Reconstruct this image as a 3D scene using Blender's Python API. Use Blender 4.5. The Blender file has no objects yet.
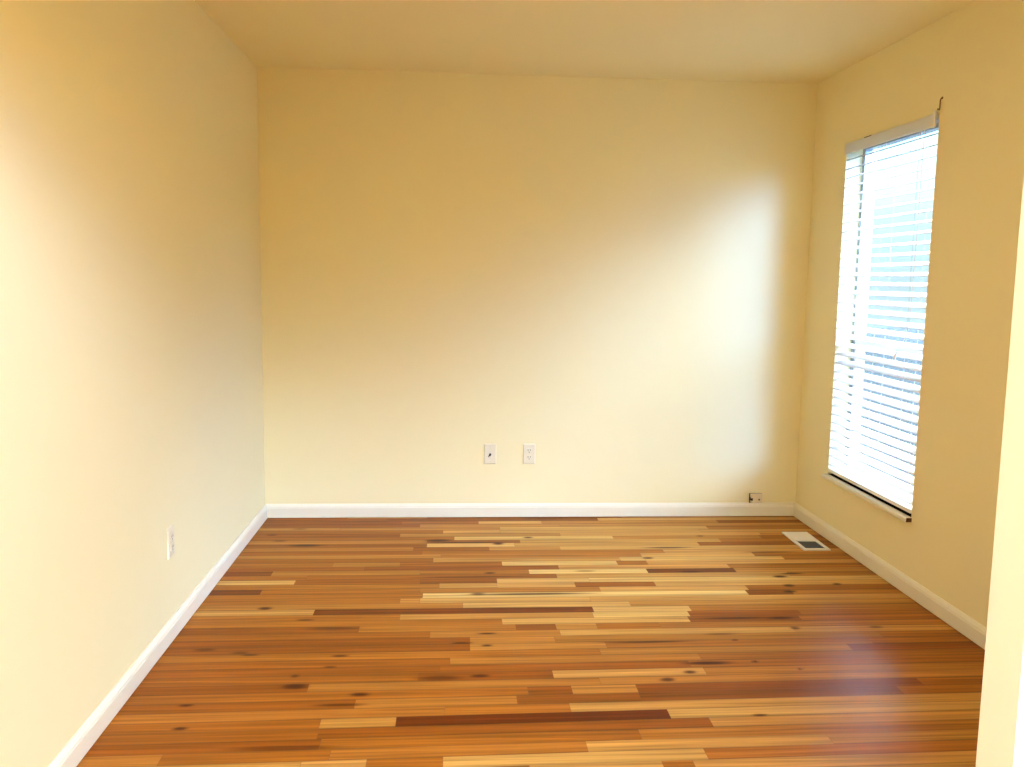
import bpy, bmesh, math, random
import numpy as np
from mathutils import Vector, Matrix

SC = bpy.context.scene
COL = SC.collection

# ------------------------------------------------------------------ camera
F_PX, YAW, PITCH, ROLL = 882.04, 0.06846, 0.11888, 0.01455
CAM = Vector((1.0365, 0.0, 1.3532))
W, D, H = 3.037, 4.896, 2.44            # right wall x, back wall y, ceiling z
cd = bpy.data.cameras.new('camera'); cam = bpy.data.objects.new('camera', cd); COL.objects.link(cam)
fw = Vector((math.sin(YAW)*math.cos(PITCH), math.cos(YAW)*math.cos(PITCH), -math.sin(PITCH)))
rt = Vector((math.cos(YAW), -math.sin(YAW), 0)); up = rt.cross(fw)
r2 = math.cos(ROLL)*rt + math.sin(ROLL)*up; u2 = -math.sin(ROLL)*rt + math.cos(ROLL)*up
m3 = Matrix((r2, u2, -fw)).transposed()
cam.matrix_world = Matrix.Translation(CAM) @ m3.to_4x4()
cd.sensor_fit = 'HORIZONTAL'; cd.sensor_width = 36.0; cd.lens = 36.0*F_PX/1024.0
cd.clip_start = 0.02; cd.clip_end = 200
SC.camera = cam

# ------------------------------------------------------------------ world, sun, exposure
SC.view_settings.view_transform = 'Standard'; SC.view_settings.look = 'None'
SC.view_settings.gamma = 1.0; SC.view_settings.use_curve_mapping = False
SC.view_settings.exposure = 0.10
SC.cycles.use_denoising = True
SC.cycles.max_bounces = 16; SC.cycles.diffuse_bounces = 12; SC.cycles.glossy_bounces = 6
SC.cycles.sample_clamp_indirect = 6.0
world = bpy.data.worlds.new('sky'); SC.world = world; world.use_nodes = True
SKY_R, SKY_G, SKY_B = 27.5, 33.0, 41.5
wn, wl = world.node_tree.nodes, world.node_tree.links
bg = wn['Background']                                    # hazy bright sky, paler blue low over the horizon
wtc = wn.new('ShaderNodeTexCoord'); wsp = wn.new('ShaderNodeSeparateXYZ'); wl.new(wtc.outputs['Generated'], wsp.inputs[0])
wr = wn.new('ShaderNodeValToRGB'); wl.new(wsp.outputs['Z'], wr.inputs[0]); wl.new(wr.outputs[0], bg.inputs[0])
ramp = wr.color_ramp
ramp.elements[0].position = 0.0; ramp.elements[0].color = (0.66, 0.88, 0.97, 1)
ramp.elements[1].position = 0.20; ramp.elements[1].color = (2.2, 4.4, 5.5, 1)
for p_, c_ in ((0.07, (0.80, 1.15, 1.30, 1)), (0.30, (SKY_R*0.5, SKY_G*0.5, SKY_B*0.5, 1)), (0.42, (SKY_R, SKY_G, SKY_B, 1)), (1.0, (SKY_R, SKY_G, SKY_B, 1))):
    e_ = ramp.elements.new(p_); e_.color = c_
bg.inputs[1].default_value = 1.0
def lamp(name, kind, energy, color, direction, loc=(0, 0, 0)):
    l = bpy.data.lights.new(name, kind); l.energy = energy; l.color = color
    o = bpy.data.objects.new(name, l); COL.objects.link(o); o.location = loc
    o.rotation_euler = Vector(direction).to_track_quat('-Z', 'Y').to_euler()
    return o
sun = lamp('sun', 'SUN', 6.8, (0.21, 0.42, 1.0), (-0.20, 0.416, -0.09)); sun.data.angle = math.radians(20)
glow = lamp('sun_glow', 'SUN', 5.4, (0.15, 0.29, 1.0), (-0.42, 0.416, -0.24)); glow.data.angle = math.radians(45)
cloud = lamp('bright_cloud', 'SUN', 8.6, (0.175, 0.36, 1.0), (-0.85, 0.12, -0.50)); cloud.data.angle = math.radians(50)
WY0, WY1, WZ0, WZ1 = 3.622, 4.482, 0.345, 2.055       # bedroom window opening
FX0, FX1, FZ0, FZ1 = 0.3, 2.5, 2.5, 4.7               # tall foyer window behind the camera
FY, FXR, FH = -3.5, 3.25, 5.2                          # foyer back wall, right wall, ceiling
def area_fill(name, energy, direction, loc, sx, sy):
    o = lamp(name, 'AREA', energy, (0.25, 0.445, 1.0), direction, loc)
    o.data.shape = 'RECTANGLE'; o.data.size = sx; o.data.size_y = sy
room_fill = lamp('warm_room_fill', 'AREA', 5.6, (1.0, 0.81, 0.58), (0, 0, -1), (1.5, 2.3, H-0.06))  # added warm fill under the ceiling, no fixture behind it
room_fill.data.shape = 'DISK'; room_fill.data.size = 0.35
foyer_fill = lamp('warm_foyer_fill', 'POINT', 46.0, (1.0, 0.58, 0.15), (0, 0, -1), (1.2, 0.2, 2.1)); foyer_fill.data.shadow_soft_size = 0.15  # added unseen warm fill in the foyer
area_fill('foyer_side_fill', 200.0, (-1, 1.3, -0.7), (3.0, -2.2, 3.9), 1.6, 1.2)  # added area fill hanging free beside the foyer wall opening
# ------------------------------------------------------------------ materials
def mat(name, color, rough=0.6, spec=0.5, metallic=0.0, coat=0.0, trans=0.0):
    m = bpy.data.materials.new(name); m.use_nodes = True
    n = m.node_tree.nodes; b = n['Principled BSDF']
    b.inputs['Base Color'].default_value = (*color, 1); b.inputs['Roughness'].default_value = rough
    b.inputs['Specular IOR Level'].default_value = spec; b.inputs['Metallic'].default_value = metallic
    b.inputs['Coat Weight'].default_value = coat; b.inputs['Coat Roughness'].default_value = 0.15
    return m
def noisy(m, scale, amount, bump=0.0, bscale=None, stretch=(1, 1, 1)):
    """gentle tone variation and surface texture"""
    nt = m.node_tree; n, l = nt.nodes, nt.links; b = n['Principled BSDF']
    tc = n.new('ShaderNodeTexCoord'); mp = n.new('ShaderNodeMapping'); mp.inputs['Scale'].default_value = stretch
    l.new(tc.outputs['Object'], mp.inputs['Vector'])
    nz = n.new('ShaderNodeTexNoise'); nz.inputs['Scale'].default_value = scale; nz.inputs['Detail'].default_value = 4
    l.new(mp.outputs[0], nz.inputs['Vector'])
    mr = n.new('ShaderNodeMapRange'); mr.inputs['To Min'].default_value = 1-amount; mr.inputs['To Max'].default_value = 1+amount
    l.new(nz.outputs['Fac'], mr.inputs['Value'])
    hs = n.new('ShaderNodeHueSaturation'); hs.inputs['Color'].default_value = b.inputs['Base Color'].default_value
    l.new(mr.outputs[0], hs.inputs['Value']); l.new(hs.outputs[0], b.inputs['Base Color'])
    if bump:
        n2 = n.new('ShaderNodeTexNoise'); n2.inputs['Scale'].default_value = bscale or scale; n2.inputs['Detail'].default_value = 3
        l.new(mp.outputs[0], n2.inputs['Vector'])
        bp = n.new('ShaderNodeBump'); bp.inputs['Strength'].default_value = bump; bp.inputs['Distance'].default_value = 0.002
        l.new(n2.outputs['Fac'], bp.inputs['Height']); l.new(bp.outputs[0], b.inputs['Normal'])
    return m
PAINT = noisy(mat('cream_wall_paint', (0.82, 0.748, 0.45), 0.75, 0.25), 1.4, 0.02, 0.12, 160)
PALE = noisy(mat('pale_cream_paint', (0.89, 0.88, 0.78), 0.7, 0.25), 1.4, 0.02, 0.12, 160)
CEIL = noisy(mat('cream_ceiling_paint', (0.82, 0.748, 0.45), 0.85, 0.15), 1.1, 0.02, 0.15, 120)
TRIM = noisy(mat('white_gloss_trim_paint', (0.78, 0.755, 0.60), 0.35, 0.5), 3, 0.015)
PLATE = noisy(mat('ivory_plastic', (0.74, 0.69, 0.50), 0.35), 12, 0.02)
WHITEP = noisy(mat('white_plastic', (0.86, 0.86, 0.85), 0.4), 8, 0.015)
DARK = noisy(mat('black_plastic', (0.012, 0.011, 0.010), 0.5), 20, 0.1)
METAL = noisy(mat('worn_brass', (0.22, 0.13, 0.05), 0.4, metallic=0.8), 30, 0.1)
NICKEL = noisy(mat('nickel', (0.55, 0.53, 0.5), 0.3, metallic=1.0), 30, 0.05)
ALU = noisy(mat('grey_aluminium', (0.33, 0.35, 0.36), 0.45, metallic=0.3), 8, 0.05)
VENTW = noisy(mat('white_enamel', (0.80, 0.79, 0.74), 0.4), 10, 0.02)
SILL_DARK = noisy(mat('near_black_strip', (0.010, 0.009, 0.008), 0.9, 0.05), 10, 0.1)
VENTD = noisy(mat('duct_shadow_grey', (0.035, 0.035, 0.032), 0.7), 10, 0.1)
BARE = noisy(mat('unpainted_brown_wood', (0.10, 0.045, 0.018), 0.7), 40, 0.2)
CORD = noisy(mat('white_cord', (0.78, 0.78, 0.76), 0.8), 60, 0.03)
GROUND = noisy(mat('pale_gravel_drive', (0.020, 0.024, 0.025), 0.9, 0.0), 3, 0.2)
SIDING = noisy(mat('pale_siding', (0.6, 0.6, 0.58), 0.8), 3, 0.05)

def slat_material(name, tr):
    m = bpy.data.materials.new(name); m.use_nodes = True
    nt = m.node_tree; n, l = nt.nodes, nt.links
    b = n['Principled BSDF']; b.inputs['Base Color'].default_value = (0.86, 0.87, 0.86, 1); b.inputs['Roughness'].default_value = 0.45
    t = n.new('ShaderNodeBsdfTranslucent'); t.inputs[0].default_value = (0.80, 0.84, 0.84, 1)
    mx = n.new('ShaderNodeMixShader'); mx.inputs[0].default_value = 0.35
    nz = n.new('ShaderNodeTexNoise'); nz.inputs['Scale'].default_value = 6
    mr = n.new('ShaderNodeMapRange'); mr.inputs['To Min'].default_value = tr-0.03; mr.inputs['To Max'].default_value = tr+0.03
    l.new(nz.outputs['Fac'], mr.inputs['Value']); l.new(mr.outputs[0], mx.inputs[0])
    l.new(b.outputs[0], mx.inputs[1]); l.new(t.outputs[0], mx.inputs[2]); l.new(mx.outputs[0], n['Material Output'].inputs[0])
    return m
SLAT = slat_material('translucent_white_vinyl', 0.25)
RAIL = slat_material('thin_white_vinyl', 0.38)
def glass_material(name, tint, trans_mix):
    m = bpy.data.materials.new(name); m.use_nodes = True
    nt = m.node_tree; n, l = nt.nodes, nt.links; n.remove(n['Principled BSDF'])
    t = n.new('ShaderNodeBsdfTransparent'); t.inputs[0].default_value = (*tint, 1)
    g = n.new('ShaderNodeBsdfGlossy'); g.inputs['Roughness'].default_value = 0.02
    mx = n.new('ShaderNodeMixShader'); mx.inputs[0].default_value = 0.04
    l.new(t.outputs[0], mx.inputs[1]); l.new(g.outputs[0], mx.inputs[2]); l.new(mx.outputs[0], n['Material Output'].inputs[0])
    return m
GLASS = glass_material('window_glass', (0.93, 0.97, 0.97), 0.9)
def screen_material():
    m = bpy.data.materials.new('insect_screen_mesh'); m.use_nodes = True
    nt = m.node_tree; n, l = nt.nodes, nt.links; b = n['Principled BSDF']
    b.inputs['Base Color'].default_value = (0.20, 0.20, 0.20, 1); b.inputs['Roughness'].default_value = 0.8
    t = n.new('ShaderNodeBsdfTransparent'); mx = n.new('ShaderNodeMixShader'); mx.inputs[0].default_value = 0.15
    l.new(t.outputs[0], mx.inputs[1]); l.new(b.outputs[0], mx.inputs[2]); l.new(mx.outputs[0], n['Material Output'].inputs[0])
    return m
SCREEN = screen_material()

def floor_material():
    m = bpy.data.materials.new('oak_strip_floor'); m.use_nodes = True
    nt = m.node_tree; n, l = nt.nodes, nt.links; b = n['Principled BSDF']
    at = n.new('ShaderNodeAttribute'); at.attribute_name = 'wood'
    tc = n.new('ShaderNodeTexCoord'); mp = n.new('ShaderNodeMapping'); mp.inputs['Scale'].default_value = (1.7, 80, 1)
    ad = n.new('ShaderNodeVectorMath'); ad.operation = 'ADD'
    off = n.new('ShaderNodeAttribute'); off.attribute_name = 'grain'
    l.new(tc.outputs['Object'], mp.inputs['Vector']); l.new(mp.outputs[0], ad.inputs[0]); l.new(off.outputs['Vector'], ad.inputs[1])
    nz = n.new('ShaderNodeTexNoise'); nz.inputs['Scale'].default_value = 1.0; nz.inputs['Detail'].default_value = 5; nz.inputs['Distortion'].default_value = 0.6
    l.new(ad.outputs[0], nz.inputs['Vector'])
    mr = n.new('ShaderNodeMapRange'); mr.inputs['From Min'].default_value = 0.25; mr.inputs['From Max'].default_value = 0.75
    mr.inputs['To Min'].default_value = 0.58; mr.inputs['To Max'].default_value = 1.32
    l.new(nz.outputs['Fac'], mr.inputs['Value'])
    hs = n.new('ShaderNodeHueSaturation'); l.new(at.outputs['Color'], hs.inputs['Color']); l.new(mr.outputs[0], hs.inputs['Value'])
    l.new(hs.outputs[0], b.inputs['Base Color'])
    b.inputs['Roughness'].default_value = 0.42; b.inputs['Specular IOR Level'].default_value = 0.06
    b.inputs['Coat Weight'].default_value = 0.05; b.inputs['Coat Roughness'].default_value = 0.16
    n2 = n.new('ShaderNodeTexNoise'); n2.inputs['Scale'].default_value = 9; l.new(tc.outputs['Object'], n2.inputs['Vector'])
    bp = n.new('ShaderNodeBump'); bp.inputs['Strength'].default_value = 0.06; bp.inputs['Distance'].default_value = 0.003
    l.new(n2.outputs['Fac'], bp.inputs['Height']); l.new(bp.outputs[0], b.inputs['Normal']); l.new(bp.outputs[0], b.inputs['Coat Normal'])
    return m

# ------------------------------------------------------------------ mesh helpers
def box(bm, x0, x1, y0, y1, z0, z1, M=None):
    c = [Vector((x, y, z)) for x in (x0, x1) for y in (y0, y1) for z in (z0, z1)]
    if M is not None: c = [M @ p for p in c]
    v = [bm.verts.new(p) for p in c]
    for f in ((0, 1, 3, 2), (4, 6, 7, 5), (0, 4, 5, 1), (2, 3, 7, 6), (0, 2, 6, 4), (1, 5, 7, 3)):
        bm.faces.new([v[i] for i in f])
def prism(bm, prof, A, B, C, origin, length):
    """extrude a 2-D outline (along axes A, B) by length along C from origin"""
    o = Vector(origin); A, B, C = Vector(A), Vector(B), Vector(C)
    a = [bm.verts.new(o + A*p[0] + B*p[1]) for p in prof]
    b = [bm.verts.new(o + A*p[0] + B*p[1] + C*length) for p in prof]
    n = len(prof)
    for i in range(n): bm.faces.new((a[i], a[(i+1) % n], b[(i+1) % n], b[i]))
    bm.faces.new(a[::-1]); bm.faces.new(b)
def tube(bm, pts, r, n=10, cap=True):
    rings = []
    pts = [Vector(p) for p in pts]
    for i, p in enumerate(pts):
        d = (pts[min(i+1, len(pts)-1)] - pts[max(i-1, 0)]).normalized()
        s = d.orthogonal().normalized() if abs(d.z) < 0.99 else Vector((1, 0, 0)); t = d.cross(s).normalized(); s = t.cross(d)
        rr = r[i] if isinstance(r, (list, tuple)) else r
        rings.append([bm.verts.new(p + rr*(math.cos(2*math.pi*k/n)*s + math.sin(2*math.pi*k/n)*t)) for k in range(n)])
    for a, b in zip(rings, rings[1:]):
        for k in range(n): bm.faces.new((a[k], a[(k+1) % n], b[(k+1) % n], b[k]))
    if cap: bm.faces.new(rings[0][::-1]); bm.faces.new(rings[-1])
def obj(name, bm, material, parent=None, bevel=0.0, smooth=False, loc=None):
    bmesh.ops.recalc_face_normals(bm, faces=bm.faces)
    me = bpy.data.meshes.new(name); bm.to_mesh(me); bm.free()
    o = bpy.data.objects.new(name, me); COL.objects.link(o); me.materials.append(material)
    if parent: o.parent = parent
    if loc: o.location = loc
    if bevel:
        b = o.modifiers.new('bevel', 'BEVEL'); b.width = bevel; b.segments = 3; b.limit_method = 'ANGLE'
    if smooth:
        for p in me.polygons: p.use_smooth = True
    return o
def struct(name, bm, material, parent=None, **k):
    o = obj(name, bm, material, parent, **k)
    if not parent: o['kind'] = 'structure'
    return o
def thing(name, label, cat, loc, rz=0.0, group=None):
    o = bpy.data.objects.new(name, None); COL.objects.link(o); o.location = loc; o.rotation_euler = (0, 0, rz)
    o.empty_display_size = 0.05; o['label'] = label; o['category'] = cat; o['kind'] = 'thing'
    if group: o['group'] = group
    return o
def BM(): return bmesh.new()

# ------------------------------------------------------------------ walls and ceilings
OZ, OX, PY0, PY1 = 2.05, 1.972, 1.322, 1.421           # cased opening: head height, jamb x, wall faces
T = 0.16
b = BM(); box(b, -T, W+T, D, D+T, -0.1, H+0.1); struct('wall_back', b, PAINT)
b = BM(); box(b, -T, 0, FY-T, D, -0.1, FH+0.1); struct('wall_left', b, PAINT)
b = BM()
for y0, y1, z0, z1 in ((PY1, WY0, -0.1, H+0.1), (WY1, D, -0.1, H+0.1), (WY0, WY1, -0.1, WZ0-0.02), (WY0, WY1, WZ1, H+0.1)):
    box(b, W, W+T, y0, y1, z0, z1)
struct('wall_right', b, PAINT)
b = BM(); box(b, OX, FXR, PY0, PY1, -0.1, OZ); box(b, 0, FXR, PY0, PY1, OZ, FH+0.1); struct('wall_front', b, PALE)
b = BM(); box(b, 0, W, PY1, D, H, H+0.1); struct('ceiling', b, CEIL)
b = BM()
for x0, x1, z0, z1 in ((0, FX0, -0.1, FH+0.1), (FX1, FXR+T, -0.1, FH+0.1), (FX0, FX1, -0.1, FZ0), (FX0, FX1, FZ1, FH+0.1)):
    box(b, x0, x1, FY-T, FY, z0, z1)
struct('wall_foyer_back', b, PAINT)
SY0, SY1, SZ0, SZ1 = -3.1, -1.1, 3.1, 4.7               # opening added in the foyer wall to house the side fill light
b = BM()
for y0, y1, z0, z1 in ((FY, SY0, -0.1, FH+0.1), (SY1, PY1, -0.1, FH+0.1), (SY0, SY1, -0.1, SZ0), (SY0, SY1, SZ1, FH+0.1)):
    box(b, FXR, FXR+T, y0, y1, z0, z1)
struct('wall_foyer_right', b, PAINT)
b = BM()
for y0, y1, z0, z1 in ((SY0, SY1, SZ0, SZ0+0.06), (SY0, SY1, SZ1-0.06, SZ1), (SY0, SY0+0.06, SZ0+0.06, SZ1-0.06), (SY1-0.06, SY1, SZ0+0.06, SZ1-0.06)):
    box(b, FXR+0.08, FXR+0.13, y0, y1, z0, z1)
struct('added_window', b, TRIM)  # frame of the opening added around the side fill
b = BM(); box(b, 0, FXR, FY, PY0, FH, FH+0.1); struct('ceiling_foyer', b, CEIL)
b = BM(); box(b, -30, 40, -30, 40, -0.8, -0.7); struct('ground_outside', b, GROUND)
b = BM()
fw_ = 0.06
box(b, FX0, FX1, FY-0.10, FY-0.05, FZ0, FZ0+fw_); box(b, FX0, FX1, FY-0.10, FY-0.05, FZ1-fw_, FZ1)
for i in range(4):
    xx = FX0 + (FX1-FX0-fw_)*i/3; box(b, xx, xx+fw_, FY-0.10, FY-0.05, FZ0+fw_, FZ1-fw_)
struct('window_2', b, TRIM)

# ------------------------------------------------------------------ floor: strip oak, every board its own tone
ROWS = {
  -5: [(1.259, 1.636, 0.75), (1.636, 1.725, 0.5), (1.725, 2.629, 0.75)],
  -4: [(0.623, 0.804, 0.8), (1.018, 1.774, 0.75), (1.774, 2.667, 0.52)],
  -3: [(0.013, 0.228, 0.62), (0.228, 0.697, 0.5), (0.669, 1.436, 0.57), (0.799, 1.018, 0.58), (1.436, 2.17, 0.7), (2.17, 2.706, 0.6)],
  -2: [(0.016, 0.661, 0.46), (0.661, 1.606, 0.46), (1.606, 2.744, 0.52)],
  -1: [(0.021, 0.646, 0.48), (0.646, 1.842, 0.4), (1.842, 2.783, 0.72)],
  0: [(-0.002, 0.643, 0.52), (0.643, 0.872, 0.68), (0.872, 1.724, 0.06), (1.724, 2.821, 0.78)],
  1: [(-0.01, 1.021, 0.6), (1.021, 1.418, 0.52), (1.418, 2.858, 0.72)],
  2: [(-0.003, 0.735, 0.45), (0.735, 1.253, 0.6), (1.253, 1.657, 0.38), (1.657, 2.543, 0.3), (2.543, 2.931, 0.5)],
  3: [(-0.01, 1.294, 0.52), (1.294, 1.44, 0.36), (1.44, 1.659, 0.62), (1.659, 2.644, 0.33), (2.644, 2.969, 0.5)],
  4: [(0.046, 0.569, 0.36), (0.569, 1.544, 0.55), (1.544, 2.97, 0.62)],
  5: [(-0.022, 0.928, 0.5), (0.928, 1.39, 0.42), (1.393, 1.925, 0.78), (1.932, 3.007, 0.55)],
  6: [(-0.011, 1.001, 0.47), (1.001, 1.887, 0.42), (1.887, 3.044, 0.5)],
  7: [(-0.166, 1.036, 0.5), (1.036, 1.94, 0.56), (1.94, 3.081, 0.48)],
  8: [(-0.189, 1.584, 0.5), (1.584, 2.529, 0.57)],
  9: [(0.066, 1.109, 0.44), (1.109, 1.616, 0.62), (1.616, 2.635, 0.52)],
  10: [(0.03, 1.11, 0.46), (1.11, 1.431, 0.64), (1.431, 2.703, 0.54)],
  11: [(0.012, 0.959, 0.5), (0.959, 1.458, 0.6), (1.458, 2.382, 0.74)],
  12: [(0.049, 0.685, 0.42), (0.685, 1.292, 0.55), (1.292, 1.449, 0.38), (1.449, 1.611, 0.62), (1.611, 1.862, 0.48), (1.862, 2.969, 0.55), (2.405, 3.095, 0.5)],
  13: [(1.995, 2.453, 0.38)],
  14: [(0.033, 0.835, 0.5), (0.835, 1.614, 0.62), (1.614, 2.01, 0.78), (2.476, 3.033, 0.5)],
  15: [(0.016, 0.486, 0.64), (0.486, 1.624, 0.13), (1.624, 2.031, 0.8), (2.031, 3.109, 0.54)],
  16: [(0.059, 1.088, 0.55), (1.088, 1.79, 0.72), (1.79, 2.964, 0.6)],
  17: [(0.043, 0.825, 0.5), (0.812, 0.908, 0.62), (0.908, 1.63, 0.68), (1.63, 2.995, 0.66)],
  18: [(2.333, 2.535, 0.36), (2.535, 2.889, 0.55)],
  19: [(-0.01, 0.225, 0.16), (0.225, 0.904, 0.5), (1.692, 2.353, 0.68)],
  20: [(1.241, 1.59, 0.72), (1.59, 1.951, 0.42), (1.951, 2.946, 0.68)],
  21: [(0.022, 0.348, 0.7), (0.348, 0.9, 0.44), (0.797, 1.244, 0.36)],
  23: [(0.014, 0.224, 0.3), (0.224, 0.895, 0.55), (0.895, 1.399, 0.52), (1.399, 1.955, 0.84), (1.95, 2.375, 0.1), (2.375, 2.983, 0.6)],
  25: [(0.797, 1.28, 0.48), (1.28, 1.835, 0.82), (1.835, 1.981, 0.5), (1.981, 2.989, 0.68)],
  26: [(1.86, 1.984, 0.78)],
  29: [(1.587, 2.833, 0.72)],
  30: [(0.082, 0.915, 0.42)],
  31: [(0.914, 1.393, 0.45), (1.393, 2.449, 0.66)],
  33: [(-0.007, 0.769, 0.42), (0.769, 1.616, 0.6), (1.616, 2.706, 0.7)],
  34: [(1.299, 2.392, 0.66)],
  35: [(0.441, 1.302, 0.58)],
  36: [(-0.153, 0.867, 0.42), (0.867, 1.638, 0.6), (1.638, 2.884, 0.62)],
}
KNOTS = [(0.206, 2.703, 0.022, 0.0073, 0.85), (0.231, 2.558, 0.021, 0.0096, 1), (0.688, 2.688, 0.073, 0.01, 0.6), (0.563, 2.435, 0.143, 0.0137, 0.5), (0.524, 2.822, 0.039, 0.0181, 1), (0.744, 2.757, 0.029, 0.0122, 0.95), (1.002, 2.867, 0.068, 0.0189, 0.55), (1.139, 2.878, 0.031, 0.0114, 0.9), (1.951, 2.952, 0.081, 0.0143, 0.8), (1.775, 2.824, 0.024, 0.0112, 0.6), (2.128, 2.958, 0.011, 0.0082, 0.7), (2.267, 2.892, 0.009, 0.0079, 0.6), (1.172, 3.129, 0.019, 0.009, 0.95), (1.08, 3.155, 0.037, 0.0073, 0.8), (1.768, 3.141, 0.148, 0.0073, 0.9), (1.177, 3.24, 0.034, 0.0077, 0.8), (0.584, 3.307, 0.096, 0.0147, 0.5), (0.281, 3.524, 0.026, 0.0144, 0.9), (0.463, 3.396, 0.031, 0.0083, 0.6), (2.186, 3.364, 0.123, 0.0105, 0.6), (2.37, 3.359, 0.053, 0.0126, 0.7), (2.392, 3.255, 0.018, 0.0129, 0.6), (2.721, 3.255, 0.028, 0.0099, 0.6), (2.076, 3.206, 0.058, 0.0057, 0.5), (2.116, 3.148, 0.012, 0.0065, 0.6), (1.379, 3.66, 0.249, 0.0121, 0.7), (1.154, 3.666, 0.03, 0.0145, 0.6), (1.217, 3.937, 0.023, 0.0097, 0.8), (1.124, 3.884, 0.227, 0.0088, 0.7), (2.557, 3.855, 0.031, 0.0136, 1), (2.63, 3.895, 0.047, 0.0098, 0.8), (2.553, 3.735, 0.023, 0.0154, 1), (2.528, 3.659, 0.027, 0.0124, 1), (2.781, 3.748, 0.018, 0.0117, 0.7), (1.109, 4.412, 0.2, 0.0104, 0.8), (0.97, 4.449, 0.062, 0.021, 0.8), (1.278, 4.391, 0.026, 0.0206, 0.8), (1.441, 4.492, 0.024, 0.0117, 0.8), (0.303, 4.375, 0.08, 0.0185, 0.7), (2.136, 4.303, 0.113, 0.0109, 0.7), (2.001, 4.139, 0.025, 0.0124, 0.8), (2.364, 4.504, 0.019, 0.011, 0.6), (2.643, 4.221, 0.128, 0.0097, 0.6), (1.662, 3.954, 0.042, 0.0099, 0.5), (2.154, 3.931, 0.057, 0.0113, 0.8), (0.643, 3.056, 0.028, 0.0085, 0.7), (0.321, 3.075, 0.028, 0.0085, 0.6), (0.15, 3.124, 0.036, 0.0131, 0.5), (0.282, 3.093, 0.028, 0.0129, 0.4), (0.619, 2.966, 0.021, 0.008, 0.6), (0.511, 2.9, 0.013, 0.0115, 0.6), (1.87, 2.882, 0.021, 0.0117, 0.7), (1.78, 2.832, 0.021, 0.0113, 0.5), (2.01, 2.572, 0.022, 0.0051, 0.7), (0.163, 4.456, 0.035, 0.0113, 0.5), (0.228, 4.672, 0.037, 0.0114, 0.4), (0.102, 4.563, 0.026, 0.0127, 0.5)]

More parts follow.
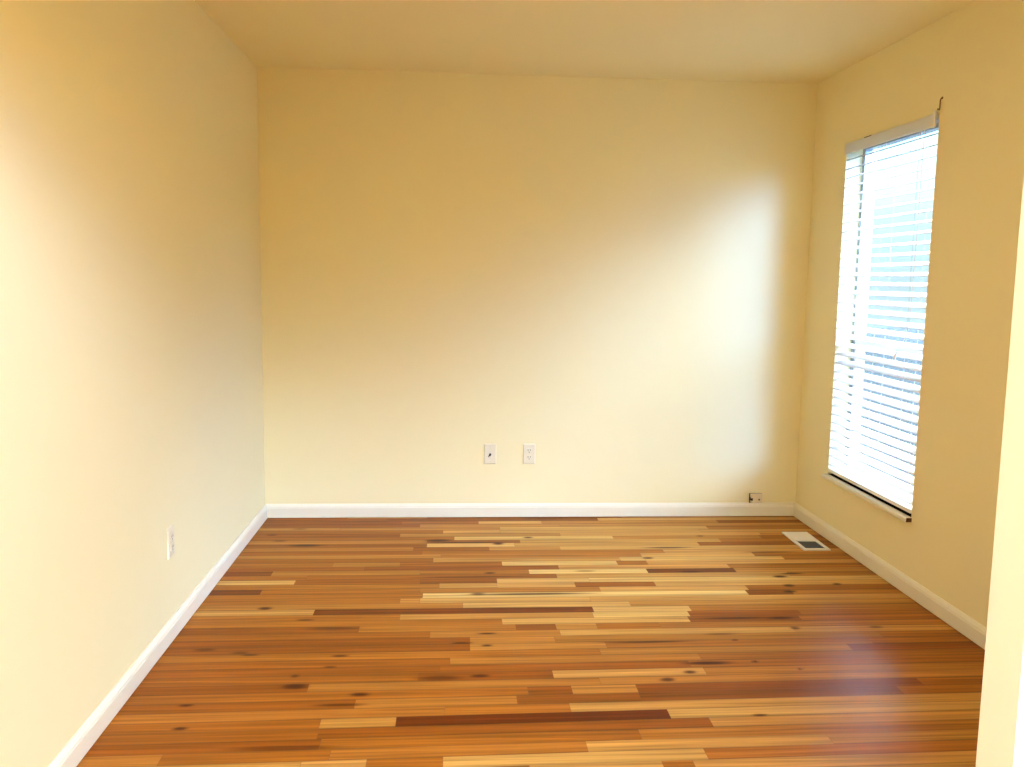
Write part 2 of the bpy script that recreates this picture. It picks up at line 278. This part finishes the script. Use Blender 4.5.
P, Y0, XR = 0.05945, 2.5528, 1.3
def slope(s): return 0.0188 if s < 2.58 else (0.0188*(3.45-s)/0.87 if s < 3.45 else 0.0)
def wood(t):
    """board tone 0..1 to oak colour"""
    stops = [(0.0, (0.10, 0.014, 0.001)), (0.15, (0.155, 0.036, 0.003)), (0.4, (0.25, 0.070, 0.006)), (0.5, (0.335, 0.112, 0.011)), (0.6, (0.43, 0.185, 0.032)), (0.7, (0.54, 0.285, 0.072)), (0.85, (0.66, 0.41, 0.135)), (1.0, (0.74, 0.50, 0.20))]
    t = min(max(t, 0), 1)
    for (a, ca), (c, cc) in zip(stops, stops[1:]):
        if t <= c:
            f = (t-a)/(c-a); return np.array([ca[i]+(cc[i]-ca[i])*f for i in range(3)])
    return np.array(stops[-1][1])
def build_floor():
    rng = random.Random(11)
    verts, faces, cols, grain = [], [], [], []
    def board(k, xa, xb, t, fine):
        ys = [Y0+k*P+0.0005, Y0+(k+1)*P-0.0005]
        nx = max(1, int((xb-xa)/0.010)) if fine else max(1, int((xb-xa)/0.4)); ny = 8 if fine else 1
        base = len(verts); go = (rng.uniform(0, 60), rng.uniform(0, 60), rng.uniform(0, 60))
        c0 = wood(t); hue = rng.uniform(-0.06, 0.06)
        c0 = c0*np.array([1, 1+hue, 1+1.6*hue])
        edge = (rng.uniform(0.45, 1.0), rng.uniform(0.6, 1.0))
        ph = [rng.uniform(0, 6.28) for _ in range(4)]
        for i in range(nx+1):
            X = xa+0.0004 + (xb-xa-0.0008)*i/nx
            for j in range(ny+1):
                s = ys[0] + (ys[1]-ys[0])*j/ny
                Y = s + slope(s)*(X-XR)
                verts.append((X, Y, 0.0)); c = c0.copy()
                if fine:
                    q = j/ny
                    c = c*(1 + 0.07*math.sin(q*7+ph[0]+0.8*math.sin(X*3+ph[1])) + 0.05*math.sin(q*15+ph[2]+1.1*math.sin(X*5+ph[3])))
                    if j == 0 or j == ny: c = c*edge[j > 0]
                    for kx, ky, hl, hw, st in KNOTS:
                        if abs(X-kx) < hl*1.6 and abs(Y-ky) < hw*2.5:
                            r = ((X-kx)/hl)**2 + ((Y-ky)/max(hw, 0.0075))**2
                            f = min(1.0, 1.35*st)*math.exp(-r**2*0.7)
                            c = c*(1-f) + np.array([0.055, 0.008, 0.001])*f
                cols.append((c[0], c[1], c[2], 1)); grain.append(go)
        for i in range(nx):
            for j in range(ny):
                a = base + i*(ny+1)+j
                faces.append((a, a+ny+1, a+ny+2, a+1))
    for k in range(-104, 41):
        yy = Y0+(k+0.5)*P
        if yy > D+0.05: break
        xmin, xmax = 0.0, (W if yy > PY1 else FXR)
        fine = yy > 2.15
        segs = []
        for a, c, t in ROWS.get(k, []):
            a = max(a, xmin); c = min(c, xmax)
            if a < 0.12: a = xmin
            if c > 2.85 and fine: c = xmax
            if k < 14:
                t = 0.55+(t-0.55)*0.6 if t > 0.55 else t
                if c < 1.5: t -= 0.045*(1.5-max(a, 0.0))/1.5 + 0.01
            segs.append([a, c, t])
        segs.sort()
        x = xmin; out = []
        def fill(a, c):
            while c-a > 0.02:
                L = rng.uniform(0.35, 1.25)
                if c-a-L < 0.25: L = c-a
                out.append((a, a+L, min(0.86, max(0.25, rng.gauss(0.50 if a < 0.9 else (0.66 if a < 2.0 else 0.52), 0.08))))); a += L  # filler boards darker at right: shade along that wall put into their tone
        for a, c, t in segs:
            a = max(a, x)
            if c-a < 0.05: continue
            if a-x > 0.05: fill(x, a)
            else: a = x
            out.append((a, c, t)); x = c
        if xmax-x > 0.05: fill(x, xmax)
        elif out and xmax > x: out[-1] = (out[-1][0], xmax, out[-1][2])
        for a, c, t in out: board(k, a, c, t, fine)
    me = bpy.data.meshes.new('floor'); me.from_pydata(verts, [], faces)
    at = me.color_attributes.new('wood', 'FLOAT_COLOR', 'POINT'); at.data.foreach_set('color', np.array(cols, dtype=np.float32).ravel())
    g = me.attributes.new('grain', 'FLOAT_VECTOR', 'POINT'); g.data.foreach_set('vector', np.array(grain, dtype=np.float32).ravel())
    me.materials.append(floor_material()); me.update()
    o = bpy.data.objects.new('floor', me); COL.objects.link(o); o['kind'] = 'structure'
build_floor()
b = BM(); box(b, 0, FXR, FY, PY1, -0.1, -0.002); box(b, 0, W, PY1, D, -0.1, -0.002); struct('floor_subfloor', b, BARE)

# ------------------------------------------------------------------ baseboards
BH, BT = 0.080, 0.014
prof = [(0, 0.004), (BT, 0.004), (BT, 0.058), (BT-0.002, 0.062), (BT-0.002, 0.066), (0.006, 0.076), (0.004, BH), (0, BH)]
b = BM(); prism(b, prof, (0, -1, 0), (0, 0, 1), (1, 0, 0), (0, D, 0.0), W); struct('baseboard_back', b, TRIM)
b = BM(); prism(b, prof, (1, 0, 0), (0, 0, 1), (0, 1, 0), (0, FY, 0.0), D-FY-BT); struct('baseboard_left', b, TRIM)
b = BM(); prism(b, prof, (-1, 0, 0), (0, 0, 1), (0, 1, 0), (W, PY1+BT, 0.0), D-PY1-2*BT); struct('baseboard_right', b, TRIM)

# ------------------------------------------------------------------ window in the right wall
win = bpy.data.objects.new('window_1', None); COL.objects.link(win); win['kind'] = 'structure'
win.location = (W, (WY0+WY1)/2, WZ0); WM = Vector(win.location)
def wbox(bm, x0, x1, y0, y1, z0, z1): box(bm, x0-WM.x, x1-WM.x, y0-WM.y, y1-WM.y, z0-WM.z, z1-WM.z)
b = BM()
g0, g1 = W+0.085, W+0.125
wbox(b, g0, g1, WY0, WY0+0.03, WZ0, WZ1); wbox(b, g0, g1, WY1-0.03, WY1, WZ0, WZ1)
wbox(b, g0, g1, WY0+0.03, WY1-0.03, WZ0, WZ0+0.045); wbox(b, g0, g1, WY0+0.03, WY1-0.03, WZ1-0.03, WZ1)
obj('window_frame', b, ALU, win)
RZ = 1.06
b = BM()
wbox(b, g0+0.005, g0+0.03, WY0+0.03, WY0+0.055, WZ0+0.045, RZ+0.02); wbox(b, g0+0.005, g0+0.03, WY1-0.055, WY1-0.03, WZ0+0.045, RZ+0.02)
wbox(b, g0+0.005, g0+0.03, WY0+0.055, WY1-0.055, RZ-0.02, RZ+0.02)
sash = obj('lower_sash', b, WHITEP, win)
b = BM(); wbox(b, g0+0.016, g0+0.020, WY0+0.05, WY1-0.05, WZ0+0.04, RZ-0.015); obj('lower_pane', b, GLASS, sash)
b = BM(); wbox(b, g1-0.012, g1-0.008, WY0+0.03, WY1-0.03, RZ, WZ1-0.03); obj('upper_pane', b, GLASS, win)
b = BM(); wbox(b, g1+0.002, g1+0.003, WY0+0.01, WY1-0.01, WZ0+0.01, RZ); obj('insect_screen', b, SCREEN, win)
b = BM(); wbox(b, W-0.0015, g0, WY0, WY1, WZ0-0.02, WZ0-0.0005); obj('sill_strip', b, SILL_DARK, win)  # near-black strip filling the gap below the bottom rail
# sill board with its unpainted end
b = BM()
sp = [(-0.03, -0.022), (-0.002, -0.022), (-0.002, 0.0), (-0.026, 0.0), (-0.031, -0.004), (-0.032, -0.016)]
prism(b, sp, (1, 0, 0), (0, 0, 1), (0, 1, 0), (W, WY0-0.010, WZ0), WY1-WY0+0.012)
sill = struct('trim_1', b, TRIM, bevel=0.001)
b = BM(); prism(b, [(-0.029, -0.020), (-0.004, -0.020), (-0.004, -0.002), (-0.027, -0.002)], (1, 0, 0), (0, 0, 1), (0, 1, 0), (W, WY0-0.0125, WZ0), 0.0025)
obj('sill_end', b, BARE, sill)

# ------------------------------------------------------------------ the blind
BX = W + 0.021                                          # plane of the slats
TILT = math.radians(20)
BY0, BY1 = WY0+0.006, WY1-0.006
bl = thing('window_blind', 'white horizontal slat blind hanging in the window on the right wall', 'blind', (BX, (BY0+BY1)/2, WZ1))
BL = Vector(bl.location)
def P_(x, y, z): return Vector((x, y, z))-BL
b = BM(); hp = [(-0.030, -0.022), (0.028, -0.022), (0.028, -0.004), (-0.030, -0.004)]
prism(b, hp, (1, 0, 0), (0, 0, 1), (0, 1, 0), P_(BX, BY0, WZ1), BY1-BY0)
head = obj('head_rail', b, RAIL, bl, bevel=0.002)
b = BM(); box(b, -0.0345, -0.0305, BY0-BL.y+0.0, BY1-BL.y, -0.054, 0.000)
obj('valance', b, RAIL, bl, bevel=0.002)
b = BM(); box(b, -0.036, -0.020, WY0+0.57-BL.y, WY0+0.64-BL.y, -0.003, 0.0005); obj('gap_shade_strip', b, DARK, head)  # dark strip standing in for the shaded gap above the head rail
b = BM(); box(b, -0.038, -0.030, BY0-BL.y-0.003, BY0-BL.y+0.012, -0.056, 0.010); obj('end_bracket', b, WHITEP, head, bevel=0.001)
NS, PITCH_Z = 36, 0.0450
ZTOP = WZ1-0.074
def slat(bm, z, y0, y1, wd=0.0254, th=0.0026, tilt=TILT):
    pr = []
    for i in range(9):
        u = -wd + 2*wd*i/8; pr.append((u, 0.0022*(1-(u/wd)**2)))
    pr += [(u, v-th) for u, v in reversed(pr)]
    ct, st = math.cos(tilt), math.sin(tilt)                # room-side edge lower
    pr = [(u*ct - v*st, u*st + v*ct) for u, v in pr]
    prism(bm, pr, (1, 0, 0), (0, 0, 1), (0, 1, 0), P_(BX, y0, z), y1-y0)
b = BM(); rr = random.Random(5)
for i in range(NS):
    slat(b, ZTOP - i*PITCH_Z, BY0 + rr.uniform(-0.002, 0.002), BY1, tilt=TILT+rr.uniform(-0.02, 0.02))
obj('slats', b, SLAT, bl)
zb = ZTOP - NS*PITCH_Z + 0.006
b = BM(); box(b, -0.025, 0.025, BY0-BL.y, BY1-BL.y, zb-0.009-BL.z, zb+0.009-BL.z); obj('bottom_rail', b, WHITEP, bl, bevel=0.003)
for yy in (BY0+0.13, (BY0+BY1)/2, BY1-0.13):
    b = BM()
    for dx in (-0.0265, 0.0265):
        tube(b, [P_(BX+dx, yy, WZ1-0.055), P_(BX+dx, yy, zb)], 0.0007, 6)
    obj('ladder_cord', b, CORD, bl)
b = BM()
tube(b, [P_(BX-0.036, BY0+0.10, WZ1-0.056), P_(BX-0.040, BY0+0.10, WZ1-0.075)], 0.003, 8); 
hook = obj('wand_hook', b, NICKEL, bl)
b = BM()
tube(b, [P_(BX-0.040, BY0+0.10, WZ1-0.075), P_(BX-0.044, BY0+0.09, 1.14)], 0.003, 6)
tube(b, [P_(BX-0.044, BY0+0.09, 1.14), P_(BX-0.044, BY0+0.09, 1.11)], [0.003, 0.004], 6)
obj('tilt_wand', b, GLASS, bl)
b = BM()
pts = [P_(BX-0.036, BY0+0.075, WZ1-0.056), P_(BX-0.040, BY0+0.075, 1.5), P_(BX-0.040, BY0+0.085, 1.16), P_(BX-0.041, BY0+0.13, 1.09), P_(BX-0.042, BY0+0.17, 1.05)]
tube(b, pts, 0.0014, 6)
lc = obj('lift_cord', b, CORD, bl)
b = BM(); tube(b, [P_(BX-0.042, BY0+0.17, 1.055), P_(BX-0.042, BY0+0.185, 1.035), P_(BX-0.042, BY0+0.195, 1.015)], [0.003, 0.006, 0.007], 8); obj('tassel', b, SLAT, lc)

# hook above the blind
hk = thing('wall_hook', 'small dark brass hook screwed to the right wall just above the blind', 'hook', (W, 3.606, 2.068))
b = BM(); tube(b, [(0, 0, 0.045), (-0.003, 0, 0.045)], 0.005, 12); obj('rosette', b, METAL, hk)
b = BM(); tube(b, [(0, 0, 0.044), (-0.006, 0, 0.043), (-0.009, 0, 0.036), (-0.009, 0, 0.002), (-0.011, 0, -0.004), (-0.016, 0, -0.003), (-0.017, 0, 0.003)], 0.0026, 8); obj('shank', b, METAL, hk)

# ------------------------------------------------------------------ wall plates (local frame: x right, z up, -y out of the wall)
def plate(bm, w=0.070, h=0.115, t=0.006):
    pr = [(-w/2, 0), (w/2, 0), (w/2, -0.003), (w/2-0.004, -t), (-w/2+0.004, -t), (-w/2, -0.003)]
    a = []
    for f, dz in ((0, 0.0), (0.003, 0.0), (t, 0.004)):
        a.append([bm.verts.new((sx*(w/2-dz), -f, sz*(h/2-dz))) for sx, sz in ((-1, -1), (1, -1), (1, 1), (-1, 1))])
    for r, q in zip(a, a[1:]):
        for i in range(4): bm.faces.new((r[i], r[(i+1) % 4], q[(i+1) % 4], q[i]))
    bm.faces.new(a[0][::-1]); bm.faces.new(a[-1])
def screw(parent, x, z, y=-0.006):
    b = BM(); tube(b, [(x, y+0.001, z), (x, y-0.0012, z)], [0.0034, 0.0028], 12); s = obj('screw', b, PLATE, parent)
    b = BM(); box(b, x-0.0026, x+0.0026, y-0.0016, y-0.0011, z-0.0005, z+0.0005); obj('screw_slot', b, DARK, s)
def duplex(label, loc, rz):
    t = thing('duplex_outlet', label, 'outlet', loc, rz)
    b = BM(); plate(b); obj('cover_plate', b, PLATE, t, bevel=0.0006)
    for s in (-1, 1):
        zc = s*0.0195; b = BM(); n = 20
        pr = []
        for i in range(n):
            a = 2*math.pi*i/n; pr.append((max(-0.0165, min(0.0165, 0.0175*math.cos(a)*1.15)), max(-0.0140, min(0.0140, 0.0175*math.sin(a)))))
        prism(b, pr, (1, 0, 0), (0, 0, 1), (0, -1, 0), (0, -0.0055, zc), 0.0030)
        r = obj('receptacle', b, PLATE, t)
        for sx, hh in ((-0.0065, 0.0095), (0.0065, 0.0080)):
            b = BM(); box(b, sx-0.0013, sx+0.0013, -0.0089, -0.0080, zc+0.003-hh/2, zc+0.003+hh/2); obj('slot', b, DARK, r)
        b = BM(); tube(b, [(0, -0.0080, zc-0.0085), (0, -0.0089, zc-0.0085)], 0.0026, 10); obj('ground_hole', b, DARK, r)
    screw(t, 0, 0)
    return t
duplex('ivory duplex power outlet on the back wall, right of the cable plate', (1.475, D, 0.367), 0)
duplex('ivory duplex power outlet low on the left wall', (0.0, 3.248, 0.366), math.pi/2)
t = thing('cable_plate', 'ivory wall plate with a black cable stub on the back wall', 'wall plate', (1.254, D, 0.366))
b = BM(); plate(b); obj('cover_plate', b, PLATE, t, bevel=0.0006)
b = BM(); tube(b, [(0, -0.005, 0), (0, -0.009, 0)], 0.0075, 6); tube(b, [(0, -0.009, 0), (0, -0.016, 0)], 0.0048, 14); c = obj('coax_jack', b, NICKEL, t)
b = BM(); tube(b, [(0, -0.016, 0), (0, -0.022, -0.0005), (-0.003, -0.030, -0.003), (-0.012, -0.034, -0.010)], [0.0062, 0.0062, 0.005, 0.0035], 12); obj('cable_stub', b, DARK, c)
screw(t, 0, 0.042); screw(t, 0, -0.042)

# surface phone jack on top of the baseboard
t = thing('phone_jack', 'small ivory surface-mounted phone jack above the baseboard near the right corner', 'phone jack', (2.796, D, 0.108))
b = BM(); box(b, -0.037, 0.037, -0.006, 0, -0.028, 0.028); obj('base_plate', b, DARK, t, bevel=0.002)
b = BM(); box(b, -0.034, 0.036, -0.026, -0.005, -0.024, 0.028); cv = obj('cover', b, PLATE, t, bevel=0.004)
b = BM(); box(b, -0.0345, -0.0325, -0.022, -0.009, -0.010, 0.008); box(b, -0.034, -0.022, -0.0265, -0.020, -0.010, 0.004); obj('jack_port', b, DARK, cv)
b = BM(); tube(b, [(0.014, -0.0255, -0.004), (0.014, -0.0275, -0.004)], 0.0055, 12); obj('screw', b, METAL, cv)

# ------------------------------------------------------------------ floor register
vx0, vx1, vy0, vy1 = 2.826, 2.966, 4.236, 4.550
t = thing('floor_register', 'white metal floor register with half-closed louvers by the right baseboard', 'vent', ((vx0+vx1)/2, (vy0+vy1)/2, 0), -0.012)
hw, hl, hh = (vx1-vx0)/2, (vy1-vy0)/2, 0.007
b = BM()
for a in ((-hw, hw, -hl, -hl+0.022), (-hw, hw, hl-0.016, hl), (-hw, -hw+0.020, -hl+0.022, hl-0.016), (hw-0.020, hw, -hl+0.022, hl-0.016), (-hw+0.020, hw-0.020, -0.006, 0.008)):
    box(b, a[0], a[1], a[2], a[3], 0.0, hh)
obj('frame', b, VENTW, t, bevel=0.0015)
b = BM(); box(b, -hw+0.020, hw-0.020, -hl+0.022, -0.006, 0.0003, 0.0015); obj('duct_shade_plate', b, VENTD, t)  # dark plate standing in for the shade down the duct
b = BM()
for i in range(9):
    y = -hl+0.030 + i*0.0128
    M = Matrix.Translation((0, y, 0.0042)) @ Matrix.Rotation(math.radians(-32), 4, 'X')
    box(b, -hw+0.020, hw-0.020, -0.0024, 0.0024, -0.0004, 0.0004, M)
obj('open_louver', b, ALU, t)
b = BM()
for i in range(11):
    y = 0.014 + i*0.0117
    M = Matrix.Translation((0, y, 0.0045)) @ Matrix.Rotation(math.radians(18), 4, 'X')
    box(b, -hw+0.020, hw-0.020, -0.0064, 0.0064, -0.0004, 0.0004, M)
obj('closed_louver', b, VENTW, t)
